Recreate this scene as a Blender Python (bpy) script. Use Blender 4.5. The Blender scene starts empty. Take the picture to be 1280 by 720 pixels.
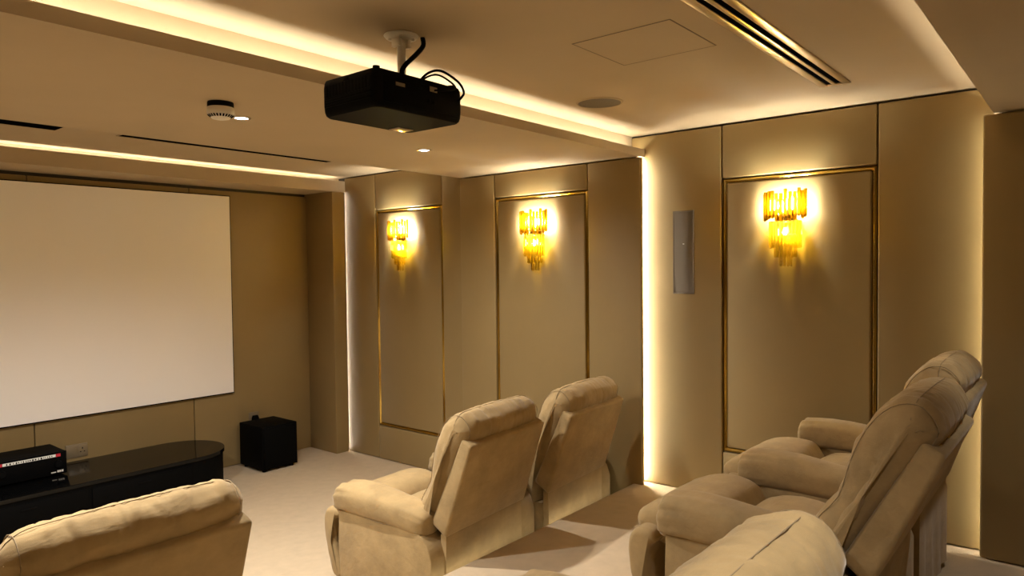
import bpy, bmesh, math, random
from mathutils import Vector, Matrix, noise
random.seed(7)
PI = math.pi
COL = bpy.context.scene.collection

# ------------------------------------------------------------------ helpers
def rbox(bm, x0, x1, y0, y1, z0, z1, r=0.0, seg=2):
    vs = [bm.verts.new((x, y, z)) for z in (z0, z1) for y in (y0, y1) for x in (x0, x1)]
    return hexa(bm, vs, r, seg)

def hexa(bm, vs, r=0.0, seg=2):
    idx = [(0, 2, 3, 1), (4, 5, 7, 6), (0, 1, 5, 4), (2, 6, 7, 3), (0, 4, 6, 2), (1, 3, 7, 5)]
    fs = [bm.faces.new([vs[i] for i in q]) for q in idx]
    if r > 0:
        es = list({e for f in fs for e in f.edges})
        bmesh.ops.bevel(bm, geom=es, offset=r, segments=seg, profile=0.5, affect='EDGES')
    return fs

def cyl(bm, c, r, h, axis='Z', n=32, r2=None):
    r2 = r if r2 is None else r2
    c = Vector(c); A = []; B = []
    for i in range(n):
        a = 2*PI*i/n; p, q = math.cos(a), math.sin(a)
        def put(rr, hh):
            if axis == 'Z': return c + Vector((rr*p, rr*q, hh))
            if axis == 'Y': return c + Vector((rr*p, hh, rr*q))
            return c + Vector((hh, rr*p, rr*q))
        A.append(bm.verts.new(put(r, 0))); B.append(bm.verts.new(put(r2, h)))
    for i in range(n):
        j = (i+1) % n
        bm.faces.new((A[i], A[j], B[j], B[i]))
    bm.faces.new(A[::-1]); bm.faces.new(B)

def lathe(bm, c, prof, n=40):
    """prof: list of (r, z), revolved about the vertical axis."""
    c = Vector(c); rings = []
    for r, z in prof:
        if r < 1e-6: rings.append([bm.verts.new(c + Vector((0, 0, z)))])
        else: rings.append([bm.verts.new(c + Vector((r*math.cos(2*PI*i/n), r*math.sin(2*PI*i/n), z))) for i in range(n)])
    for A, B in zip(rings, rings[1:]):
        for i in range(n):
            j = (i+1) % n
            if len(A) == 1 and len(B) == 1: continue
            if len(A) == 1: bm.faces.new((A[0], B[j], B[i]))
            elif len(B) == 1: bm.faces.new((A[i], A[j], B[0]))
            else: bm.faces.new((A[i], A[j], B[j], B[i]))

def tube(bm, pts, r, n=8, closed=False):
    pts = [Vector(p) for p in pts]; rings = []
    m = len(pts)
    for k, p in enumerate(pts):
        a = pts[k-1] if (k > 0 or closed) else p
        b = pts[(k+1) % m] if (k < m-1 or closed) else p
        t = (b-a).normalized()
        u = t.cross(Vector((0, 0, 1)))
        if u.length < 1e-3: u = t.cross(Vector((1, 0, 0)))
        u.normalize(); v = t.cross(u)
        rings.append([bm.verts.new(p + u*r*math.cos(2*PI*i/n) + v*r*math.sin(2*PI*i/n)) for i in range(n)])
    rng = range(m if closed else m-1)
    for k in rng:
        A, B = rings[k], rings[(k+1) % m]
        for i in range(n):
            j = (i+1) % n
            bm.faces.new((A[i], A[j], B[j], B[i]))
    if not closed:
        bm.faces.new(rings[0][::-1]); bm.faces.new(rings[-1])

def prism(bm, poly, a0, a1, axis='Z', r=0.0, seg=2):
    """poly in the two other axes (X: (y,z), Y: (x,z), Z: (x,y))"""
    def P(p, a):
        if axis == 'X': return (a, p[0], p[1])
        if axis == 'Y': return (p[0], a, p[1])
        return (p[0], p[1], a)
    A = [bm.verts.new(P(p, a0)) for p in poly]; B = [bm.verts.new(P(p, a1)) for p in poly]
    n = len(poly); fs = []
    for i in range(n):
        j = (i+1) % n
        fs.append(bm.faces.new((A[i], A[j], B[j], B[i])))
    fs.append(bm.faces.new(A[::-1])); fs.append(bm.faces.new(B))
    if r > 0:
        es = list({e for f in fs[-2:] for e in f.edges})
        bmesh.ops.bevel(bm, geom=es, offset=r, segments=seg, profile=0.5, affect='EDGES')

def smooth_loop(pts, sub=5):
    n = len(pts); out = []
    for i in range(n):
        p0, p1, p2, p3 = [Vector(pts[(i+k-1) % n]) for k in range(4)]
        for s in range(sub):
            t = s/sub
            out.append(0.5*((2*p1) + (p2-p0)*t + (2*p0-5*p1+4*p2-p3)*t*t + (3*p1-p0-3*p2+p3)*t**3))
    return out

def loft_x(bm, prof, w, r, bulge=0.0, nx=14, sub=5, taper=None, wr=0.0, seed=0.0, crown=0.0, gather=0.0):
    """pillow: closed (y,z) profile swept along x in [-w,w], ends rounded with radius r"""
    L = smooth_loop(prof, sub); n = len(L)
    area = sum(L[i].x*L[(i+1) % n].y - L[(i+1) % n].x*L[i].y for i in range(n))
    if area < 0: L.reverse()
    N = []
    for i in range(n):
        t = (L[(i+1) % n] - L[i-1]).normalized(); N.append(Vector((t.y, -t.x)))
    c = sum(L, Vector((0, 0)))/n
    st = []
    for k in range(6):                      # left cap
        a = PI/2*k/6; st.append((-w + r*(1-math.sin(a)), r*(1-math.cos(PI/2-a))))
    st = [(-w + r*(1-math.cos(PI/2*k/6)), r*(1-math.sin(PI/2*k/6))) for k in range(6)]
    for k in range(nx+1): st.append((-(w-r) + 2*(w-r)*k/nx, 0.0))
    st += [(w - r*(1-math.cos(PI/2*k/6)), r*(1-math.sin(PI/2*k/6))) for k in range(5, -1, -1)]
    rings = []
    for x, d in st:
        g = max(0.0, 1-(x/w)**2)
        ring = []
        for p, nn in zip(L, N):
            off = -d + bulge*g
            q = p + nn*off
            if crown: q.y += crown*(g-0.5)*max(0.0, (p.y-c.y))*2
            if gather and p.y > .80:
                c_ = noise.noise(Vector((x*24+seed*1.7, p.x*5, p.y*3)))
                q = q - nn*gather*max(0.0, 1-abs(c_)*5.5)*min(1.0, (p.y-.80)/.1)*min(1.0, (w-abs(x))/.05)
            v = Vector((x, q.x, q.y))
            if wr:
                e = 0.35 + 0.65*abs(x/w)**2
                s = noise.noise(Vector((x*7+seed, q.x*22, q.y*22)))*0.6 + noise.noise(Vector((x*26+seed, q.x*15, q.y*15+seed)))*0.5
                v += Vector((0, nn.x, nn.y))*s*wr*e
            ring.append(bm.verts.new(v))
        rings.append(ring)
    for A, B in zip(rings, rings[1:]):
        for i in range(n):
            j = (i+1) % n
            bm.faces.new((A[i], B[i], B[j], A[j]))
    for ring, sx in ((rings[0], -1), (rings[-1], 1)):
        ctr = Vector((0, 0, 0))
        for v in ring: ctr += v.co
        ctr /= n
        inner = [bm.verts.new(v.co.lerp(ctr, 0.5) + Vector((sx*r*0.25, 0, 0))) for v in ring]
        cc = bm.verts.new(ctr + Vector((sx*r*0.3, 0, 0)))
        for i in range(n):
            j = (i+1) % n
            q = (ring[i], ring[j], inner[j], inner[i]) if sx > 0 else (ring[j], ring[i], inner[i], inner[j])
            bm.faces.new(q)
            t = (inner[i], inner[j], cc) if sx > 0 else (inner[j], inner[i], cc)
            bm.faces.new(t)
    return L, N

def loft_y(bm, cx, sections, n=44, p=3.0, pleat=0.0, seed=0.0, wr=0.0):
    """pad along y: sections (y, zc, half_w, half_h)"""
    rings = []; m = len(sections)
    y0, y1 = sections[0][0], sections[-1][0]
    for y, zc, hw, hh in sections:
        ring = []
        for i in range(n):
            a = 2*PI*i/n; ca, sa = math.cos(a), math.sin(a)
            x = hw*math.copysign(abs(ca)**(2/p), ca); z = hh*math.copysign(abs(sa)**(2/p), sa)
            t = (y-y0)/(y1-y0)
            k = 1.0
            if pleat:
                fall = max(0.0, (t-0.72)/0.28)**1.0 * (1 if t < .995 else 0) + max(0.0, (0.16-t)/0.16)*0.7
                k += pleat*fall*math.sin(a*11+seed)*(0.6+0.4*math.sin(a*5+seed))
            if wr: k += wr*noise.noise(Vector((x*20+seed, y*9, z*20)))
            ring.append(bm.verts.new((cx+x*k, y, zc+z*k)))
        rings.append(ring)
    for A, B in zip(rings, rings[1:]):
        for i in range(n):
            j = (i+1) % n
            bm.faces.new((A[i], A[j], B[j], B[i]))
    bm.faces.new(rings[0][::-1]); bm.faces.new(rings[-1])

def obj(name, bm, mat, parent=None, angle=40, loc=None, flat=False):
    bmesh.ops.recalc_face_normals(bm, faces=bm.faces[:])
    me = bpy.data.meshes.new(name); bm.to_mesh(me); bm.free()
    me.materials.append(mat)
    if not flat:
        me.polygons.foreach_set('use_smooth', [True]*len(me.polygons))
        me.set_sharp_from_angle(angle=math.radians(angle))
    o = bpy.data.objects.new(name, me); COL.objects.link(o)
    if parent: o.parent = parent
    if loc: o.location = loc
    return o

def empty(name, loc, rz=0.0):
    o = bpy.data.objects.new(name, None); o.empty_display_size = .1
    COL.objects.link(o); o.location = loc; o.rotation_euler = (0, 0, rz); return o

def tag(o, label, cat, group=None):
    o['label'] = label; o['category'] = cat
    if group: o['group'] = group
    return o

def struct(o): o['kind'] = 'structure'; return o
def BM(): return bmesh.new()

def copy_tree(o, parent=None):
    c = o.copy(); COL.objects.link(c)
    if parent: c.parent = parent
    for ch in [x for x in bpy.data.objects if x.parent == o]: copy_tree(ch, c)
    return c

# ------------------------------------------------------------------ materials
def mat(name, col, rough=.6, metal=0.0, var=0.0, vscale=8.0, bump=0.0, bscale=200.0, sheen=0.0, spec=0.5, stretch=None, coat=0.0, fine=0.0):
    m = bpy.data.materials.new(name); m.use_nodes = True
    nt = m.node_tree; b = nt.nodes['Principled BSDF']
    b.inputs['Base Color'].default_value = (*col, 1); b.inputs['Roughness'].default_value = rough
    b.inputs['Metallic'].default_value = metal; b.inputs['Specular IOR Level'].default_value = spec
    b.inputs['Coat Weight'].default_value = coat
    if sheen:
        b.inputs['Sheen Weight'].default_value = sheen; b.inputs['Sheen Roughness'].default_value = .4
        b.inputs['Sheen Tint'].default_value = (1, .93, .82, 1)
    tc = nt.nodes.new('ShaderNodeTexCoord'); mp = nt.nodes.new('ShaderNodeMapping')
    nt.links.new(tc.outputs['Object'], mp.inputs['Vector'])
    if stretch: mp.inputs['Scale'].default_value = stretch
    if var:
        n = nt.nodes.new('ShaderNodeTexNoise'); n.inputs['Scale'].default_value = vscale
        n.inputs['Detail'].default_value = 6; n.inputs['Roughness'].default_value = .62
        nt.links.new(mp.outputs[0], n.inputs['Vector'])
        r = nt.nodes.new('ShaderNodeValToRGB')
        r.color_ramp.elements[0].position = .3; r.color_ramp.elements[1].position = .72
        r.color_ramp.elements[0].color = (*[c*(1-var) for c in col], 1)
        r.color_ramp.elements[1].color = (*[min(1, c*(1+var)) for c in col], 1)
        nt.links.new(n.outputs['Fac'], r.inputs[0]); nt.links.new(r.outputs[0], b.inputs['Base Color'])
    if bump:
        n2 = nt.nodes.new('ShaderNodeTexNoise'); n2.inputs['Scale'].default_value = bscale; n2.inputs['Detail'].default_value = 3
        nt.links.new(tc.outputs['Object'], n2.inputs['Vector'])
        bp = nt.nodes.new('ShaderNodeBump'); bp.inputs['Strength'].default_value = bump; bp.inputs['Distance'].default_value = .004
        nt.links.new(n2.outputs['Fac'], bp.inputs['Height']); nt.links.new(bp.outputs[0], b.inputs['Normal'])
    return m

def suede_mat(name, col):
    m = mat(name, col, .9, var=.2, vscale=7, sheen=.25, spec=.25)
    nt = m.node_tree; b = nt.nodes['Principled BSDF']
    tc = [n for n in nt.nodes if n.type == 'TEX_COORD'][0]
    mp = nt.nodes.new('ShaderNodeMapping'); mp.inputs['Scale'].default_value = (9, 22, 22)
    nt.links.new(tc.outputs['Object'], mp.inputs['Vector'])
    n1 = nt.nodes.new('ShaderNodeTexNoise'); n1.inputs['Scale'].default_value = 1.0; n1.inputs['Detail'].default_value = 4; n1.inputs['Distortion'].default_value = .25
    nt.links.new(mp.outputs[0], n1.inputs['Vector'])
    n2 = nt.nodes.new('ShaderNodeTexNoise'); n2.inputs['Scale'].default_value = 420; nt.links.new(tc.outputs['Object'], n2.inputs['Vector'])
    b1 = nt.nodes.new('ShaderNodeBump'); b1.inputs['Strength'].default_value = .38; b1.inputs['Distance'].default_value = .012
    nt.links.new(n1.outputs['Fac'], b1.inputs['Height'])
    b2 = nt.nodes.new('ShaderNodeBump'); b2.inputs['Strength'].default_value = .18; b2.inputs['Distance'].default_value = .003
    nt.links.new(n2.outputs['Fac'], b2.inputs['Height']); nt.links.new(b1.outputs[0], b2.inputs['Normal'])
    nt.links.new(b2.outputs[0], b.inputs['Normal']); return m

def emit(name, col, s):
    m = bpy.data.materials.new(name); m.use_nodes = True; nt = m.node_tree
    nt.nodes.remove(nt.nodes['Principled BSDF'])
    e = nt.nodes.new('ShaderNodeEmission'); e.inputs[0].default_value = (*col, 1); e.inputs[1].default_value = s
    nt.links.new(e.outputs[0], nt.nodes['Material Output'].inputs[0]); return m

def crystal(name, tint, tl=.25, ts=.4, rough=.08, gtint=(1, .95, .8)):
    m = bpy.data.materials.new(name); m.use_nodes = True; nt = m.node_tree
    nt.nodes.remove(nt.nodes['Principled BSDF'])
    t = nt.nodes.new('ShaderNodeBsdfTransparent'); t.inputs[0].default_value = (*tint, 1)
    g = nt.nodes.new('ShaderNodeBsdfGlossy'); g.inputs['Roughness'].default_value = rough; g.inputs[0].default_value = (*gtint, 1)
    d = nt.nodes.new('ShaderNodeBsdfTranslucent'); d.inputs[0].default_value = (*[c*ts for c in tint], 1)
    lw = nt.nodes.new('ShaderNodeLayerWeight'); lw.inputs[0].default_value = .25
    mx0 = nt.nodes.new('ShaderNodeMixShader'); mx0.inputs[0].default_value = tl
    nt.links.new(t.outputs[0], mx0.inputs[1]); nt.links.new(d.outputs[0], mx0.inputs[2])
    mx = nt.nodes.new('ShaderNodeMixShader'); nt.links.new(lw.outputs['Fresnel'], mx.inputs[0])
    nt.links.new(mx0.outputs[0], mx.inputs[1]); nt.links.new(g.outputs[0], mx.inputs[2])
    nt.links.new(mx.outputs[0], nt.nodes['Material Output'].inputs[0]); return m

WARM = (1.0, .915, .74)
M = dict(
    ceiling=mat('ceiling_paint', (.46, .362, .232), .85, var=.03, vscale=2, bump=.05, bscale=60),
    panel=mat('wall_leatherette', (.29, .205, .082), .55, var=.04, vscale=3, bump=.10, bscale=420, sheen=.15),
    panel_dark=mat('wall_backing', (.05, .04, .03), .8),
    front_panel=mat('niche_leatherette', (.28, .195, .078), .6, var=.05, vscale=2.5, bump=.08, bscale=420),
    carpet=mat('carpet', (.54, .42, .265), .95, var=.07, vscale=14, bump=.5, bscale=900, sheen=.2),
    suede=suede_mat('beige_suede', (.345, .240, .107)),
    suede_seam=mat('suede_seam', (.27, .195, .10), .9),
    gold=mat('gold_metal', (.64, .46, .13), .16, 1.0, var=.06, vscale=4),
    brass=mat('champagne_metal', (.72, .60, .42), .28, 1.0, var=.05, vscale=6),
    black=mat('matte_black', (.0025, .0025, .0025), .6, spec=.05),
    blackgloss=mat('gloss_black', (.003, .003, .003), .10, spec=.22),
    blackmetal=mat('black_plastic', (.004, .004, .004), .6, spec=.05, bump=.05, bscale=900),
    slot=mat('slot_dark', (.003, .003, .003), .9, spec=0.0),
    screen=mat('screen_white', (.94, .91, .87), .9),
    white=mat('white_plastic', (.72, .68, .60), .4),
    socket=mat('socket_plate', (.24, .185, .11), .4, .2),
    grille=mat('grille_fabric', (.14, .11, .075), .75, bump=.5, bscale=1500),
    steel=mat('steel', (.65, .62, .56), .3, 1.0),
    red=mat('red_label', (.55, .02, .04), .5),
    led=emit('led_warm', WARM, 46.0),
    led_front=emit('led_front', WARM, 38.0),
    led_vert=emit('led_vertical', (1, .90, .72), 115.0), led_vert_soft=emit('led_vertical_soft', (1, .90, .72), 36.0), led_gap=emit('led_gap', (1, .86, .72), 30.0),
    led_step=emit('led_step', WARM, 8.0),
    bulb=emit('bulb_glow', (1, .95, .82), 820.0),
    bulb_low=emit('bulb_low_glow', (1, .70, .06), 800.0),
    lens=emit('downlight_lens', (.9, .94, 1.0), 14.0),
    display=emit('display_glow', (1, .86, .66), .45),
    amber=crystal('amber_crystal', (1.0, .92, .42)),
    clear=crystal('clear_crystal', (1.0, .90, .52), rough=.05),
    goldrod=crystal('gold_rod', (1.0, .66, .06), .78, .16, .15, (1, .75, .25)),
)

# ------------------------------------------------------------------ dimensions (metres, z = 0 is the lower floor)
XB, XC, XD = 4.09, 4.166, 4.072
ZP, ZC, ZB = .294, 2.598, 2.451
YL, YFB = 2.301, 3.915           # dropped beam: rear lip, front edge
YF, YN = 5.48, 5.894             # front lip / column face, niche back
XL, YREAR = -.95, -1.5

# ---- floor
bm = BM(); rbox(bm, XL, XC+.1, 2.3305, YN+.1, -.1, 0)
struct(obj('floor', bm, M['carpet']))
bm = BM()
prism(bm, [(YREAR, -.1), (2.33, -.1), (2.33, .235), (2.362, .235), (2.368, .241), (2.368, ZP-.020), (2.362, ZP-.006), (2.348, ZP), (YREAR, ZP)], XL, XC+.1, 'X')
struct(obj('floor_platform', bm, M['carpet'], angle=60))

# ---- ceiling (main, raised) and the dropped beams with their coves
bm = BM(); rbox(bm, XL, XC+.1, YREAR, YN+.1, ZC, ZC+.1)
struct(obj('ceiling', bm, M['ceiling']))
bm = BM()
prism(bm, [(YL, ZB), (YFB, ZB), (YFB, ZC+.01), (2.405, ZC+.01), (2.405, ZB+.018), (YL+.018, ZB+.018), (YL+.018, ZB+.05), (YL, ZB+.05)], XL, XC+.02, 'X')
struct(obj('ceiling_beam', bm, M['ceiling'], flat=True))
bm = BM()
prism(bm, [(YREAR, ZB), (.389, ZB), (.389, ZB+.05), (.371, ZB+.05), (.371, ZB+.018), (.285, ZB+.018), (.285, ZC+.01), (YREAR, ZC+.01)], XL, XC+.02, 'X')
struct(obj('ceiling_beam', bm, M['ceiling'], flat=True))
bm = BM()
prism(bm, [(YF, 2.457), (YN+.02, 2.457), (YN+.02, ZC+.01), (5.60, ZC+.01), (5.60, 2.475), (YF+.02, 2.475), (YF+.02, 2.562), (YF, 2.562)], XL, XC+.02, 'X')
struct(obj('ceiling_soffit', bm, M['ceiling'], flat=True))

# ---- right wall: backing and upholstered panels
bm = BM(); rbox(bm, XC+.032, XC+.13, YREAR, YN+.1, 0, ZC+.05)
WR = struct(obj('wall_right', bm, M['panel_dark']))
def wpanel(x, y0, y1, z0, z1, t=.03, r=.010, m='panel', parent=None, g=.0025):
    b = BM(); rbox(b, x, x+t, y0+g, y1-g, z0+g, z1-g, r, 3)
    return obj('upholstered_panel', b, M[m], parent or WR)
def section(x, ya, yb, yc, yd, z0, z1, gb, gt, trim_no, gw=.026):
    """side panel | centre panel in a gilt frame | side panel (ya<yb<yc<yd)"""
    wpanel(x, ya, yb, z0, z1); wpanel(x, yc, yd, z0, z1)
    wpanel(x, yb, yc, gt, z1); wpanel(x, yb, yc, z0, gb)
    wpanel(x+.004, yb+gw, yc-gw, gb+gw, gt-gw, t=.026)
    b = BM(); s = .012
    # mitred gilt frame: bevelled bar around the centre panel
    o_ = [(yb+.003, gb+.003), (yc-.003, gb+.003), (yc-.003, gt-.003), (yb+.003, gt-.003)]
    i_ = [(yb+gw, gb+gw), (yc-gw, gb+gw), (yc-gw, gt-gw), (yb+gw, gt-gw)]
    def mid(p, q): return ((p[0]+q[0])/2, (p[1]+q[1])/2)
    rows = []
    for o1, i1 in zip(o_, i_):
        m_ = mid(o1, i1)
        rows.append([b.verts.new((x+.030, *o1)), b.verts.new((x+.012, *o1)), b.verts.new((x+.002, *m_)), b.verts.new((x+.013, *i1)), b.verts.new((x+.030, *i1))])
    for k in range(4):
        A, B = rows[k], rows[(k+1) % 4]
        for j in range(5):
            b.faces.new((A[j], A[(j+1) % 5], B[(j+1) % 5], B[j]))
    struct(obj('trim_%d' % trim_no, b, M['gold'], flat=True))

# C: recessed bay beside the platform
section(XC, .36, .909, 1.774, 2.404, ZP+.002, ZC-.008, .585, 2.263, 1)
# B: projecting bay
bm = BM(); rbox(bm, XB+.05, XC+.05, 2.335, YFB, 0, ZB); obj('wall_batten', bm, M['panel_dark'], WR)
section(XB, 2.286, 2.703, 3.548, YFB, .002, ZB-.006, .307, 2.263, 2)
# A: recessed bay at the front
section(XC, YFB-.02, 4.195, 5.045, 5.494, .002, ZC-.006, .307, 2.263, 3)
# D: projecting bay at the back
bm = BM(); rbox(bm, XD+.05, XC+.05, YREAR, .36, ZP, ZB); obj('wall_batten', bm, M['panel_dark'], WR)
for a, b_ in ((-1.5, -.55), (-.55, .43)):
    wpanel(XD, a, b_, ZP+.002, ZB-.006, t=.04)

# ---- front wall (screen niche), column
bm = BM(); rbox(bm, XL, XC+.1, YN+.03, YN+.13, 0, ZC+.05)
WF = struct(obj('wall_front', bm, M['panel_dark']))
xs = [XL, -.64, .53, 1.703, 2.875, 4.03]
for a, b_ in zip(xs, xs[1:]):
    b = BM(); rbox(b, a+.0025, b_-.0025, YN, YN+.03, .004, 2.432, .006, 2); obj('upholstered_panel', b, M['front_panel'], WF)
bm = BM(); rbox(bm, 4.018, 4.156, YF, YN+.03, 0, 2.457, .006, 2)
struct(obj('column_right', bm, M['front_panel']))
# unseen sides that close the room
bm = BM(); rbox(bm, XL-.1, XL, YREAR, YN+.1, -.1, ZC+.05); struct(obj('wall_left', bm, M['panel']))
bm = BM(); rbox(bm, XL, XC+.1, YREAR-.1, YREAR, -.1, ZC+.05); struct(obj('wall_back', bm, M['panel']))

# ------------------------------------------------------------------ LED strips
def led(label, x0, x1, y0, y1, z0, z1, m, face):
    """aluminium profile with a glowing diffuser on one side"""
    b = BM(); t = .003
    rbox(b, x0, x1, y0, y1, z0, z1)
    o = tag(obj('led_strip', b, M['steel'], flat=True), label, 'led strip', 'concealed LED strips')
    b = BM(); e = .0008; i = .0012
    if face == 'Z': rbox(b, x0+i, x1-i, y0+i, y1-i, z1, z1+e)
    if face == '-Z': rbox(b, x0+i, x1-i, y0+i, y1-i, z0-e, z0)
    if face == '-Y': rbox(b, x0+i, x1-i, y0-e, y0, z0+i, z1-i)
    if face == 'Y': rbox(b, x0+i, x1-i, y1, y1+e, z0+i, z1-i)
    obj('diffuser', b, M[m], o, flat=True)
    return o
led('warm LED strip hidden behind the lip of the dropped ceiling beam over the front recliners', XL+.02, XC-.04, 2.345, 2.360, ZB+.018, ZB+.024, 'led', 'Z')
led('warm LED strip hidden in the cove above the projection screen', XL+.02, XC-.06, 5.535, 5.550, 2.475, 2.512, 'led_front', 'Z')
led('warm LED strip hidden in the ceiling cove above the rear recliners', XL+.02, XC-.03, .318, .333, ZB+.018, ZB+.024, 'led', 'Z')
led('vertical LED strip behind the panel edge left of the wall speaker', XB+.047, XB+.062, 2.329, 2.334, ZP+.01, ZB-.01, 'led_vert', '-Y')
led('vertical LED strip behind the dark rear panel edge at right', XD+.050, XD+.065, .361, .366, ZP+.01, ZB-.01, 'led_vert_soft', 'Y')
led('vertical LED strip in the gap between the front column and the side wall', 4.158, 4.166, 5.500, 5.506, .01, 2.55, 'led_gap', '-Y')
led('warm LED strip along the front edge of the carpeted platform', XL+.02, XB-.06, 2.3685, 2.3725, .250, .264, 'led_step', 'Y')

# ------------------------------------------------------------------ recliners
BACKP = [(.115, .345), (.185, .335), (.222, .43), (.208, .57), (.145, .68), (.128, .77), (.105, .87), (.062, .965), (.0, 1.025), (-.07, 1.030), (-.122, .975), (-.115, .915), (-.06, .80), (.02, .63), (.09, .46)]
def pose(o, rec, zs):
    """recline a back part about the hinge and set its height"""
    c, n = math.cos(rec), math.sin(rec)
    for v in o.data.vertices:
        y, z = v.co.y-.05, (v.co.z-.45)*zs
        v.co.y = .05+y*c-z*n; v.co.z = .45+z*c+y*n
def make_recliner(arms, seed, rec=0.0, zs=1.0):
    root = empty('recliner', (0, 0, 0)); S = M['suede']
    b = BM(); rbox(b, -.31, .31, .045, .60, .03, .36, .02); obj('base', b, S, root)
    for sx in (-1, 1):
        for yy in (.10, .54):
            b = BM(); cyl(b, (sx*.24, yy, 0), .022, .035, n=16); obj('foot', b, M['black'], root)
    # lower back skirt with a soft fold
    b = BM(); n = 12
    G = []
    for k in range(n+1):
        x = -.325 + .65*k/n
        G.append([b.verts.new((x, .012+.010*math.sin(k*1.9+seed)*(1-j/4)+.004*j/4, .035+(.405)*j/4)) for j in range(5)])
    H = [[b.verts.new((v.co.x, .05, v.co.z)) for v in col] for col in G]
    for k in range(n):
        for j in range(4):
            b.faces.new((G[k][j], G[k+1][j], G[k+1][j+1], G[k][j+1])); b.faces.new((H[k+1][j], H[k][j], H[k][j+1], H[k+1][j+1]))
        b.faces.new((G[k][0], H[k][0], H[k+1][0], G[k+1][0])); b.faces.new((G[k][4], G[k+1][4], H[k+1][4], H[k][4]))
    for col, hol in ((G[0], H[0]), (G[-1], H[-1])):
        for j in range(4): b.faces.new((col[j], col[j+1], hol[j+1], hol[j]))
    obj('back_skirt', b, S, root)
    # hard back shell leaning to the rear
    b = BM()
    vs = [b.verts.new(p) for p in ((-.345, .005, .430), (.345, .005, .430), (-.345, .100, .49), (.345, .100, .49),
                                   (-.330, -.150, .895), (.330, -.150, .895), (-.322, -.082, .925), (.322, -.082, .925))]
    hexa(b, vs, .016, 3); pose(obj('back_shell', b, S, root), rec, zs)
    # back cushion with rolled headrest
    b = BM(); L, N = loft_x(b, BACKP, .335, .085, bulge=.010, nx=56, sub=6, gather=.005, wr=.016, seed=seed*3.1)
    cu = obj('back_cushion', b, S, root, angle=70); pose(cu, rec, zs)
    b = BM(); kk = min(range(len(L)), key=lambda i: (L[i]-Vector((-.045, 1.035))).length)
    pts = []
    for k in range(41):
        x = -.328 + .656*k/40; g = max(0, 1-(x/.335)**2); d = 0 if abs(x) < .25 else .085*(1-math.sqrt(max(0, 1-((abs(x)-.25)/.085)**2)))
        q = L[kk] + N[kk]*(.010*g-d+.0005)
        pts.append((x, q.x, q.y))
    tube(b, pts, .0015, 6); pose(obj('seam_piping', b, M['suede_seam'], cu), rec, zs)
    for sx in (-1, 1):                              # seam around each end of the cushion
        x = sx*(.335-.085*.45); g = 1-(x/.335)**2
        b = BM(); tube(b, [(x, q.x, q.y) for q in [l+n*(.010*g-.0100) for l, n in zip(L, N)][::2]], .0016, 6, closed=True)
        pose(obj('seam_piping', b, M['suede_seam'], cu), rec, zs)
    # seat and chaise
    b = BM(); loft_x(b, [(.20, .35), (.40, .345), (.525, .35), (.55, .40), (.53, .455), (.42, .485), (.28, .475), (.19, .43)], .285, .05, bulge=.008, nx=10, wr=.010, seed=seed)
    obj('seat_cushion', b, S, root, angle=70)
    b = BM(); loft_x(b, [(.545, .36), (.68, .36), (.82, .37), (.875, .42), (.86, .475), (.74, .522), (.61, .515), (.545, .45)], .285, .05, bulge=.006, nx=10, wr=.010, seed=seed+2)
    obj('chaise_pad', b, S, root, angle=70)
    b = BM(); loft_x(b, [(.735, .07), (.795, .075), (.830, .16), (.860, .28), (.865, .38), (.835, .435), (.765, .44), (.745, .405), (.778, .37), (.785, .28), (.76, .18), (.735, .12)], .365, .028, nx=12, wr=.005, seed=seed+4)
    obj('footrest', b, S, root, angle=70)
    for side, ax in arms:
        a = 'armrest'
        b = BM(); w = .078
        prism(b, [(.03, .03), (.665, .03), (.672, .30), (.672, .495), (.20, .485), (.11, .460), (.055, .41), (.03, .34)], ax-w, ax+w, 'X', .012, 2)
        arm = obj(a, b, S, root)
        b = BM(); hw = .100
        sec = [(.085, 0.480, .03, .03), (.09, 0.485, .055, .045), (.105, 0.490, .078, .058), (.15, 0.500, .090, .066), (.25, 0.515, .096, .068), (.36, 0.525, .099, .072),
               (.47, 0.533, .101, .076), (.56, 0.535, .102, .077), (.62, 0.533, .102, .077), (.66, 0.529, .100, .075), (.685, 0.527, .095, .074), (.70, 0.520, .085, .062), (.708, 0.515, .065, .045), (.710, 0.513, .035, .022)]
        loft_y(b, ax, sec, pleat=.085, seed=seed+ax*5, wr=.05); obj('arm_pad', b, S, arm, angle=75)
        b = BM(); s = -1 if ax < 0 else 1
        tube(b, [(ax+s*(w+.002), .12+.545*k/10, .463+.012*k/10+.006*math.sin(k)) for k in range(11)], .0022, 6)
        obj('seam_piping', b, M['suede_seam'], arm)
    return root
LA, RA, SA = ('l', -.345), ('r', .395), ('s', .415)
YB0 = 2.435
specs = [
    ('beige suede recliner in front row, nearest the black media cabinet at lower left', .945, YB0, 0, [('l', -.415), ('r', .33)], 'front row recliners', 3, .955),
    ('beige suede recliner in front row, middle one with its left armrest exposed', 2.73, YB0, 0, [('l', -.345), ('r', .415)], 'front row recliners', 0, 1),
    ('beige suede recliner in front row, beside the upholstered side wall', 3.565, YB0, 0, [('r', .395)], 'front row recliners', 0, 1),
    ('beige suede recliner on the platform, nearest the camera with a brightly lit headrest', 1.03, .53, ZP, [('l', -.415), ('r', .415)], 'rear row recliners', 8, .955),
    ('beige suede recliner on the platform, middle of the row with seat in view', 2.73, .53, ZP, [('l', -.345), ('r', .415)], 'rear row recliners', 6, 1),
    ('beige suede recliner on the platform, tucked beside the gilt framed side wall', 3.577, .53, ZP, [('r', .395)], 'rear row recliners', 0, 1),
]
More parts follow.
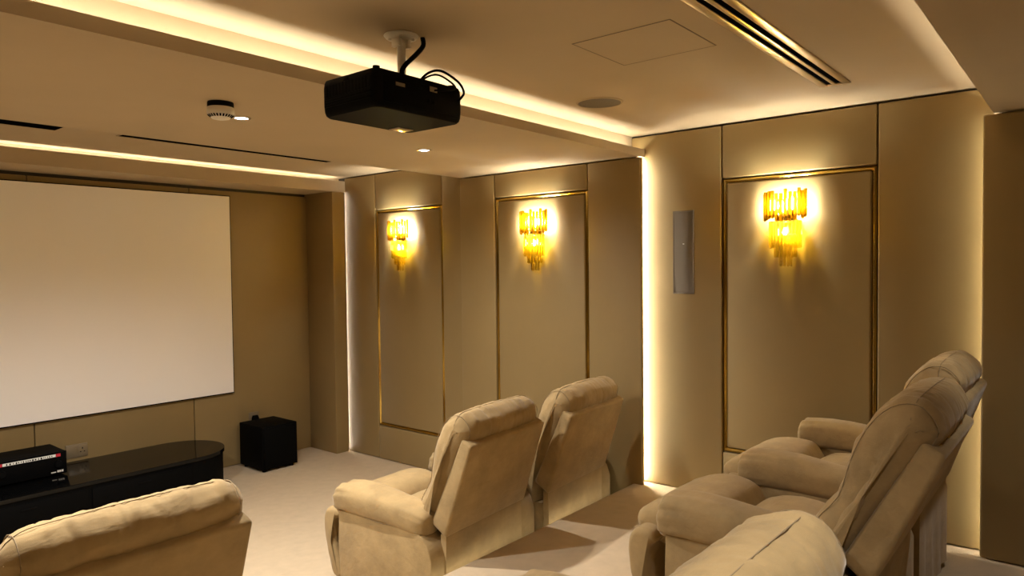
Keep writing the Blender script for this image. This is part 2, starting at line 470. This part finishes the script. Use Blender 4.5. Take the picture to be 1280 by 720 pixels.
for i, (lab, x, y, z, arms, grp, rec, zs) in enumerate(specs):
    r = make_recliner(arms, i*1.7+.3, math.radians(rec), zs); r.location = (x, y, z); r.rotation_euler.z = math.radians({1: 5.0, 2: 4.0}.get(i, 0.0))
    if zs != 1:                                    # the outer column has wider seats
        for q in [r] + list(r.children_recursive):
            if q.type == 'MESH':
                for v in q.data.vertices: v.co.x *= 1.1
    tag(r, lab, 'recliner', grp)

# ------------------------------------------------------------------ wall sconces
def make_sconce():
    root = empty('wall_sconce', (0, 0, 0))       # local -x points into the room, origin on the wall at the lamp's top
    b = BM(); rbox(b, -.012, 0, -.055, .055, -.25, -.05, .004); obj('backplate', b, M['gold'], root)
    def ring(rad, dep, z, name='ring', th=.0045):
        b = BM(); pts = [(-.010-dep*math.sin(a), rad*math.cos(a), z) for a in [PI*k/20 for k in range(21)]]
        tube(b, pts, th, 8); obj(name, b, M['gold'], root)
    ring(.106, .082, -.145); ring(.080, .062, -.182); ring(.060, .050, -.262, th=.003); ring(.031, .030, -.315, th=.003)
    rnd = random.Random(3)
    def rods(n, rad, dep, ztop, zbot, m, name, s, stag):
        for k in range(n):
            a = PI*(.085+.83*k/(n-1)); dz = stag*(rnd.random()-.5)*2
            y = rad*math.cos(a); x = -.012-dep*math.sin(a)
            b = BM(); vs = []
            zt, zb = ztop+dz, zbot+dz
            # faceted hexagonal rod with a pointed lower tip
            A = []
            for zz, rr in ((zt, s), (zb+.008, s), (zb, s*.35)):
                A.append([b.verts.new((x+rr*math.cos(PI/3*i), y+rr*math.sin(PI/3*i), zz)) for i in range(6)])
            for P, Q in zip(A, A[1:]):
                for i in range(6): b.faces.new((P[i], P[(i+1) % 6], Q[(i+1) % 6], Q[i]))
            b.faces.new(A[0]); b.faces.new(A[-1][::-1])
            obj(name, b, M[m], root, flat=True)
    rods(13, .118, .094, -.010, -.170, 'goldrod', 'gold_rod', .0100, .014)
    rods(12, .088, .070, -.178, -.336, 'amber', 'crystal_rod', .0088, .0)
    rods(8, .060, .050, -.262, -.388, 'amber', 'crystal_rod', .0085, .0)
    rods(5, .031, .030, -.315, -.440, 'clear', 'crystal_rod', .0080, .0)
    for y in (-.045, .045):
        b = BM(); lathe(b, (-.052, y, -.115), [(0, 0), (.009, .002), (.014, .02), (.013, .04), (.006, .062), (0, .07)], 16); obj('bulb', b, M['bulb'], root)
        b = BM(); cyl(b, (-.052, y, -.150), .010, .035, n=16); obj('bulb_holder', b, M['gold'], root)
    b = BM(); lathe(b, (-.034, 0, -.262), [(0, 0), (.008, .002), (.012, .016), (.011, .03), (.005, .045), (0, .05)], 16); obj('bulb', b, M['bulb_low'], root)
    b = BM(); cyl(b, (-.034, 0, -.212), .008, .06, n=16); obj('bulb_holder', b, M['gold'], root)
    b = BM(); rbox(b, -.058, -.010, -.060, .060, -.155, -.149, .001); obj('bracket', b, M['gold'], root)
    return root
sc = make_sconce()
for i, (x, y, z, lab) in enumerate([
        (XC+.004, 1.383, 2.164, 'gold and crystal wall sconce on the bay behind the rear recliners, largest in view'),
        (XB+.004, 3.148, 2.150, 'gold and crystal wall sconce on the middle wall bay above front recliners'),
        (XC+.004, 4.697, 2.156, 'gold and crystal wall sconce on the front bay nearest the projection screen')]):
    o = sc if i == 0 else copy_tree(sc)
    o.location = (x, y, z); tag(o, lab, 'wall sconce', 'crystal sconces on the side wall')

# ------------------------------------------------------------------ projection screen
root = empty('projection_screen', (0, 0, 0)); root.location = (1.68, YN, .654)
tag(root, 'large blank white projection screen with thin black edge on front wall', 'projection screen')
W, H = 3.083, 1.735
b = BM(); rbox(b, -W/2, W/2, -.034, -.002, 0, H, .002); obj('frame', b, M['black'], root)
b = BM(); rbox(b, -W/2+.008, W/2-.008, -.036, -.033, .010, H-.008); obj('screen_surface', b, M['screen'], root)

# ------------------------------------------------------------------ media cabinet, receiver, subwoofer
root = empty('media_cabinet', (0, 0, 0)); tag(root, 'long low glossy black media cabinet with rounded right end below the screen', 'media cabinet')
def stadium(x0, x1, y0, y1, inset=0.0, n=24):
    cy = (y0+y1)/2; ry = (y1-y0)/2-inset; rx = .33-inset; cx = x1-.33
    pts = [(x0+inset, y1-inset), (x0+inset, y0+inset)]
    pts += [(cx+rx*math.sin(PI*k/n), cy-ry*math.cos(PI*k/n)) for k in range(n+1)]
    return pts
CT = .322
b = BM(); prism(b, stadium(.3, 2.915, 5.235, YN-.006), CT-.028, CT, 'Z', .003); obj('top', b, M['blackgloss'], root)
b = BM(); prism(b, stadium(.3, 2.915, 5.235, YN-.006, .012), .045, CT-.0285, 'Z', .004); obj('body', b, M['black'], root)
b = BM(); prism(b, stadium(.3, 2.915, 5.235, YN-.006, .05), 0, .0445, 'Z'); obj('plinth', b, M['black'], root)
for k in range(3):
    b = BM(); x0 = .40+k*.72; rbox(b, x0, x0+.69, 5.236, 5.2465, .07, .27, .003); d = obj('drawer_front', b, M['black'], root)
    b = BM(); rbox(b, x0+.30, x0+.39, 5.229, 5.2355, .225, .235, .002); obj('handle', b, M['blackmetal'], d)

root = empty('av_receiver', (1.575, 5.56, CT)); tag(root, 'black audio video receiver with lit display strip on the media cabinet', 'receiver')
b = BM(); rbox(b, -.215, .215, .006, .31, .014, .166, .004); obj('body', b, M['blackmetal'], root)
b = BM(); rbox(b, -.218, .218, -.006, .0055, .012, .168, .003); fp = obj('front_panel', b, M['black'], root)
b = BM(); rbox(b, -.160, .150, -.0075, -.0062, .136, .154); obj('display', b, M['display'], fp)
for x0, x1 in ((-.190, -.161), (.151, .180)):
    b = BM(); rbox(b, x0, x1, -.0076, -.0062, .135, .155); obj('display_end', b, M['red'], fp)
b = BM(); rnd = random.Random(5); x = -.14
while x < .135:                                    # illegible row of dark characters
    w = rnd.uniform(.004, .010); h = rnd.uniform(.004, .008)
    rbox(b, x, x+w, -.0082, -.0076, .145-h, .145+h*.6); x += w+rnd.uniform(.004, .012)
obj('display_characters', b, M['black'], fp)
b = BM()
for x0, x1, z0, z1 in ((.12, .150, .026, .033), (.158, .168, .026, .040), (.170, .180, .026, .040), (.183, .195, .026, .040)):
    rbox(b, x0, x1, -.0072, -.0061, z0, z1)
obj('logo', b, M['white'], fp)
for x in (-.165, .165):
    b = BM(); cyl(b, (x, -.0062, .085), .024, -.016, 'Y', 28, .022); obj('knob', b, M['blackmetal'], fp)
for x in (-.17, .17):
    for y in (.05, .27):
        b = BM(); cyl(b, (x, y, 0), .018, .0135, n=16); obj('foot', b, M['black'], root)

root = empty('subwoofer', (3.412, 5.645, 0)); tag(root, 'square black subwoofer cabinet on the carpet beside the front column', 'subwoofer')
b = BM(); rbox(b, -.17, .17, -.185, .185, .022, .392, .006); obj('cabinet', b, M['black'], root)
b = BM(); rbox(b, -.158, .158, -.193, -.1855, .034, .380, .005); obj('front_grille', b, M['black'], root)
for x in (-.13, .13):
    for y in (-.145, .145):
        b = BM(); cyl(b, (x, y, 0), .02, .021, n=16); obj('foot', b, M['black'], root)

# ------------------------------------------------------------------ sockets
def plate(name, x0, x1, z0, z1, lab):
    o = empty(name, ((x0+x1)/2, YN, (z0+z1)/2)); tag(o, lab, 'socket')
    w, h = (x1-x0)/2, (z1-z0)/2
    b = BM(); rbox(b, -w, w, -.009, -.0005, -h, h, .003); obj('faceplate', b, M['socket'], o)
    return o
def outlet(o, cx):
    b = BM(); rbox(b, cx-.032, cx+.032, -.0112, -.0092, -.036, .036, .001); f = obj('outlet', b, M['socket'], o)
    b = BM()
    rbox(b, cx-.0035, cx+.0035, -.0120, -.0113, .008, .021)
    for s in (-1, 1): rbox(b, cx+s*.013-.004, cx+s*.013+.004, -.0120, -.0113, -.014, -.007)
    obj('pin_holes', b, M['black'], f)
o = plate('wall_socket', 1.895, 2.044, .347, .447, 'bronze double wall socket above the media cabinet beside the receiver')
outlet(o, .037)
b = BM(); rbox(b, -.066, -.008, -.0112, -.0092, -.036, .036, .001); obj('blank_module', b, M['socket'], o)
o = plate('wall_socket', 3.368, 3.468, .347, .447, 'bronze single wall socket holding a black plug above the subwoofer')
outlet(o, 0)
b = BM(); prism(b, [(-.028, -.028), (.028, -.028), (.03, .0), (.02, .026), (-.02, .026), (-.03, 0)], -.048, -.0125, 'Y', .006)
pl = tag(obj('power_plug', b, M['black'], None, loc=(3.418, YN, .394)), 'black power plug in the wall socket above the subwoofer', 'plug')
b = BM(); tube(b, [(0, -.040, -.024), (.002, -.044, -.07), (.0, -.040, -.12), (.0, -.030, -.20), (.0, -.02, -.30), (0, -.02, -.386)], .004, 8); obj('power_cord', b, M['black'], pl)

# ------------------------------------------------------------------ in-wall speaker
root = empty('wall_speaker', (XC, 2.026, 1.82)); tag(root, 'narrow vertical speaker set flush into the side wall panel', 'speaker')
b = BM()
for args in ((-.072, .072, .256, .264), (-.072, .072, -.264, -.256), (-.072, -.065, -.256, .256), (.065, .072, -.256, .256)): rbox(b, -.006, .004, *args, .001)
obj('bezel', b, M['grille'], root)
b = BM(); rbox(b, -.003, .004, -.0648, .0648, -.2558, .2558, .001); obj('grille', b, M['grille'], root)
b = BM(); rbox(b, -.0042, -.0031, -.005, .005, .050, .056); obj('badge', b, M['steel'], root)

# ------------------------------------------------------------------ ceiling fittings
root = empty('ceiling_speaker', (3.185, 2.024, ZC)); tag(root, 'round flush ceiling speaker near the side wall', 'speaker')
b = BM(); lathe(b, (0, 0, 0), [(.112, 0), (.124, 0), (.124, -.002), (.120, -.005), (.113, -.005), (.112, -.002)], 64); obj('bezel', b, M['ceiling'], root)
b = BM(); lathe(b, (0, 0, 0), [(0, -.0045), (.06, -.0042), (.111, -.0028), (.1112, 0), (0, 0)], 64); obj('grille', b, M['grille'], root)

root = empty('ceiling_access_panel', (2.47, 1.362, ZC)); tag(root, 'flush painted access hatch in the main ceiling', 'access hatch')
def frame_ring(b, x0, x1, y0, y1, t, z0, z1):
    rbox(b, x0, x1, y0, y0+t, z0, z1); rbox(b, x0, x1, y1-t, y1, z0, z1); rbox(b, x0, x0+t, y0+t, y1-t, z0, z1); rbox(b, x1-t, x1, y0+t, y1-t, z0, z1)
b = BM(); rbox(b, -.191, .191, -.203, .203, -.0012, 0); obj('door', b, M['ceiling'], root, flat=True)
b = BM(); frame_ring(b, -.1955, .1955, -.2075, .2075, .0044, -.0016, 0); obj('shadow_gap', b, mat('gap_grey', (.20, .16, .11), .8), root, flat=True)

root = empty('linear_diffuser', (2.55, .9735, ZC)); tag(root, 'long metal linear air diffuser with two black slots in the main ceiling', 'air diffuser')
L2 = 1.075
b = BM()
rbox(b, -L2, L2, -.068, -.033, -.006, 0, .002); rbox(b, -L2, L2, .033, .068, -.006, 0, .002)
rbox(b, -L2, -L2+.03, -.033, .033, -.006, 0, .001); rbox(b, L2-.03, L2, -.033, .033, -.006, 0, .001)
obj('frame', b, M['brass'], root)
b = BM(); rbox(b, -L2+.03, L2-.03, -.009, .009, -.006, 0, .001); obj('slot_bar', b, M['brass'], root)
for y in (-.021, .021):
    b = BM(); rbox(b, -L2+.03, L2-.03, y-.0115, y+.0115, -.003, 0); obj('slot', b, M['slot'], root, flat=True)

for x0, x1, y0, y1, lab in ((.45, 1.566, 4.70, 4.868, 'black slot air vent in the front ceiling above the screen, left of two'),
                            (1.878, 3.464, 4.685, 4.79, 'thin black slot air vent in the front ceiling, right of two')):
    root = empty('slot_vent', ((x0+x1)/2, (y0+y1)/2, ZC)); tag(root, lab, 'air vent', 'slot vents in the front ceiling')
    a, c = (x1-x0)/2, (y1-y0)/2
    b = BM(); frame_ring(b, -a, a, -c, c, .006, -.004, 0); obj('frame', b, M['ceiling'], root, flat=True)
    b = BM(); rbox(b, -a+.006, a-.006, -c+.006, c-.006, -.002, 0); obj('slot', b, M['slot'], root, flat=True)
    b = BM(); rbox(b, -a+.006, a-.006, -.004, .004, -.0035, -.002); obj('blade', b, M['slot'], root, flat=True)

root = empty('smoke_detector', (1.545, 2.87, ZB)); tag(root, 'white smoke detector on a dark base under the dropped ceiling beam', 'smoke detector')
b = BM(); lathe(b, (0, 0, 0), [(0, 0), (.052, 0), (.053, -.004), (.053, -.018), (.050, -.022), (0, -.022)], 48); obj('base', b, M['blackmetal'], root)
b = BM(); lathe(b, (0, 0, 0), [(0, -.0222), (.053, -.0222), (.055, -.026), (.055, -.046), (.050, -.055), (.040, -.063), (.036, -.068), (.020, -.072), (0, -.072)], 48); cap = obj('cap', b, M['white'], root)
for k in range(24):
    a = 2*PI*k/24
    b = BM(); vs = []
    for z, r in ((-.0635, .0400), (-.0545, .0510)):
        for rr in (r, r+.002):
            for s in (-1, 1):
                p = Vector((rr*math.cos(a)-s*.0034*math.sin(a), rr*math.sin(a)+s*.0034*math.cos(a), z)); vs.append(b.verts.new(p))
    hexa(b, vs); obj('vent_slot', b, M['slot'], cap, flat=True)
b = BM(); lathe(b, (.052, -.02, -.048), [(0, .004), (.004, .002), (.004, -.002), (0, -.005)], 12); obj('indicator', b, M['steel'], cap)

def downlight(x, y, z, lab, W, ang=160, blend=1.0, col=(1, .95, .91)):
    root = empty('downlight', (x, y, z)); tag(root, lab, 'downlight', 'recessed white downlights')
    b = BM(); lathe(b, (0, 0, 0), [(.030, -.001), (.044, 0), (.044, -.002), (.040, -.004), (.031, -.004), (.030, -.001)], 40); obj('trim_ring', b, M['brass'], root)
    b = BM(); lathe(b, (0, 0, 0), [(0, -.0022), (.028, -.0022), (.0295, -.0015), (.0295, 0), (0, 0)], 32); obj('lens', b, M['lens'], root)
    l = bpy.data.lights.new('downlight_lamp', 'SPOT'); l.energy = W; l.spot_size = math.radians(ang); l.spot_blend = blend; l.color = col; l.shadow_soft_size = .025
    o = bpy.data.objects.new('downlight_lamp', l); COL.objects.link(o); o.parent = root; o.location = (0, 0, -.012)
downlight(1.764, 3.088, ZB, 'small lit downlight right beside the smoke detector', 155)
downlight(2.974, 3.138, ZB, 'small lit downlight between the projector and the middle sconce', 75)
downlight(.554, 3.09, ZB, 'lit downlight in the dropped ceiling beam, furthest left of the row', 230)
downlight(1.05, .12, ZB, 'small lit downlight in the rear ceiling beam above the nearest recliner', 60, 125, 1.0)
downlight(3.30, .0, ZB, 'small lit downlight in the rear ceiling beam by the right wall', 25, 80, .8)

# ------------------------------------------------------------------ projector on its mount
PX, PY, PZ = 1.705, 1.950, 2.270
root = empty('projector', (PX, PY, PZ)); tag(root, 'black projector hanging upside down from the ceiling mount', 'projector')
hx, hy, h0, h1 = .205, .150, .0, .125
def body_poly(hx, hy, r=.03, front=.018, n=6):
    pts = []
    for cx, cy, a0 in ((hx-r, hy-r, 0), (-hx+r, hy-r, PI/2), (-hx+r, -hy+r, PI), (hx-r, -hy+r, 3*PI/2)):
        for k in range(n+1):
            a = a0+PI/2*k/n; x = cx+r*math.cos(a); y = cy+r*math.sin(a)
            if y > 0: y += front*(1-(x/hx)**2)
            pts.append((x, y))
    return pts
b = BM()
P0 = body_poly(hx, hy); rings = []
for z, s in ((.0, .90), (.006, .955), (.018, .985), (.040, 1.0), (.100, 1.0), (.116, .985), (.125, .955)):
    rings.append([b.verts.new((x*(1-(1-s)*.5), y*(1-(1-s)*.8), z)) for x, y in P0])
for A, B in zip(rings, rings[1:]):
    n = len(A)
    for i in range(n): b.faces.new((A[i], A[(i+1) % n], B[(i+1) % n], B[i]))
b.faces.new(rings[0][::-1]); b.faces.new(rings[-1])
obj('housing', b, M['blackmetal'], root, angle=35)
for k in range(14):                                                         # side ventilation louvres
    b = BM(); y = -.118+k*.0175; rbox(b, -hx-.0016, -hx+.001, y, y+.010, .064, .104, .0006); obj('vent_louvre', b, M['black'], root, flat=True)
for z in (.030, .048):
    b = BM(); rbox(b, -hx-.0030, -hx+.001, -.125, .125, z, z+.009, .001); obj('side_rib', b, M['black'], root)
b = BM(); rbox(b, -hx-.0032, -hx+.001, -.005, .018, .104, .1165, .001); obj('side_latch', b, M['black'], root)
b = BM(); rbox(b, -.175, .175, -hy-.0025, -hy+.001, .020, .105, .002); rp = obj('connector_panel', b, M['black'], root)
for x0, x1, z0, z1, m in ((-.125, -.085, .078, .090, 'grille'), (-.035, -.005, .086, .094, 'blackmetal'), (.03, .065, .086, .104, 'socket'), (.02, .035, .045, .058, 'blackmetal'), (.045, .060, .045, .058, 'blackmetal')):
    b = BM(); rbox(b, x0, x1, -hy-.0045, -hy-.0026, z0, z1, .0008); obj('port', b, M[m], rp)
b = BM(); cyl(b, (.10, hy+.005, .062), .045, .028, 'Y', 36, .040); ln = obj('lens_barrel', b, M['black'], root)
b = BM(); lathe(b, (0, 0, 0), [(0, .004), (.02, .003), (.034, 0), (0, 0)], 32); g = obj('lens_glass', b, M['blackgloss'], ln); g.rotation_euler = (-PI/2, 0, 0); g.location = (.10, hy+.0335, .062)
b = BM(); rbox(b, .085, .160, .075, .130, -.0025, .0015, .001); obj('highlight_patch', b, M['brass'], root)  # pale metal patch standing in for a glint on the projector's underside
for x in (-.175, .175):
    b = BM(); cyl(b, (x, -.115, .124), .012, .014, n=20); obj('foot', b, M['black'], root)
b = BM(); cyl(b, (0, .12, .124), .012, .014, n=20); obj('foot', b, M['black'], root)

root = empty('projector_mount', (1.775, 1.985, ZC)); tag(root, 'white metal ceiling mount with round plate and pole holding the projector', 'projector mount')
b = BM(); lathe(b, (0, 0, 0), [(0, 0), (.062, 0), (.064, -.003), (.058, -.010), (.030, -.014), (0, -.014)], 40); pt = obj('ceiling_plate', b, M['white'], root)
for k in range(4):
    a = PI/4+PI/2*k; b = BM(); cyl(b, (.042*math.cos(a), .042*math.sin(a), -.020), .006, .009, n=6); obj('bolt', b, M['steel'], pt)
b = BM(); rbox(b, -.030, -.016, -.020, .020, -.045, -.0145, .002); obj('bracket', b, M['white'], root)
b = BM(); rbox(b, .016, .030, -.020, .020, -.045, -.0145, .002); obj('bracket', b, M['white'], root)
b = BM(); cyl(b, (0, 0, -.150), .0155, .132, n=24); obj('pole', b, M['white'], root)
b = BM(); lathe(b, (0, 0, -.150), [(0, 0), (.020, 0), (.022, -.006), (.022, -.024), (.016, -.030), (0, -.030)], 24); obj('ball_joint', b, M['steel'], root)
for k in range(4):
    a = PI/4+PI/2*k
    b = BM(); ex, ey = .10*math.cos(a), .10*math.sin(a); tube(b, [(0, 0, -.186), (ex*.5, ey*.5, -.192), (ex, ey, -.199)], .006, 8); obj('arm', b, M['white'], root)
b = BM(); cyl(b, (0, 0, -.202), .030, .022, n=24); obj('hub', b, M['white'], root)

def cable(pts, r, lab):
    L = [Vector(p) for p in pts]; out = []
    for i in range(len(L)-1):
        p0 = L[max(0, i-1)]; p1 = L[i]; p2 = L[i+1]; p3 = L[min(len(L)-1, i+2)]
        for s in range(8):
            t = s/8; out.append(0.5*((2*p1)+(p2-p0)*t+(2*p0-5*p1+4*p2-p3)*t*t+(3*p1-p0-3*p2+p3)*t**3))
    out.append(L[-1]); b = BM(); tube(b, out, r, 10)
    return tag(obj('cable', b, M['black']), lab, 'cable', 'projector cables')
cable([(1.845, 1.945, ZC-.001), (1.838, 1.935, 2.565), (1.80, 1.93, 2.525), (1.745, 1.93, 2.475), (1.722, 1.925, 2.44), (1.735, 1.915, 2.405), (1.765, 1.905, 2.4085)], .009, 'thick black cable from ceiling hole wrapping the projector mount pole')
cable([(1.765, 1.890, 2.4045), (1.80, 1.872, 2.445), (1.855, 1.86, 2.462), (1.90, 1.82, 2.425), (1.905, 1.795, 2.385), (1.885, 1.787, 2.36), (1.87, 1.7935, 2.345)], .0045, 'thin black cable arching over the projector to its rear port, outer loop')
cable([(1.775, 1.905, 2.4015), (1.815, 1.892, 2.438), (1.85, 1.87, 2.448), (1.868, 1.825, 2.418), (1.862, 1.796, 2.388), (1.80, 1.788, 2.37), (1.755, 1.7935, 2.362)], .0035, 'thinner black cable arching behind the projector, inner loop')

# ------------------------------------------------------------------ camera and view
cam = bpy.data.cameras.new('camera'); cam.sensor_width = 36; cam.lens = 884.02*36/1280; cam.clip_start = .02
co = bpy.data.objects.new('camera', cam); COL.objects.link(co)
R = Vector((0.63715391, -0.77065297, -0.01135308)); U = Vector((0.03093584, 0.01085303, 0.99946245)); F = Vector((0.77011549, 0.63716262, -0.03075585))
mt = Matrix((R, U, -F)).transposed().to_4x4(); mt.translation = (0, 0, 1.744); co.matrix_world = mt
sc_ = bpy.context.scene; sc_.camera = co
w = bpy.data.worlds.new('world'); w.use_nodes = True; w.node_tree.nodes['Background'].inputs[0].default_value = (1, .85, .65, 1); w.node_tree.nodes['Background'].inputs[1].default_value = 0.0
sc_.world = w
sc_.view_settings.view_transform = 'Standard'; sc_.view_settings.look = 'None'; sc_.view_settings.gamma = 1.0; sc_.view_settings.use_curve_mapping = False
sc_.view_settings.exposure = 0.44
sc_.cycles.use_denoising = True; sc_.cycles.max_bounces = 14; sc_.cycles.diffuse_bounces = 8; sc_.cycles.transparent_max_bounces = 32
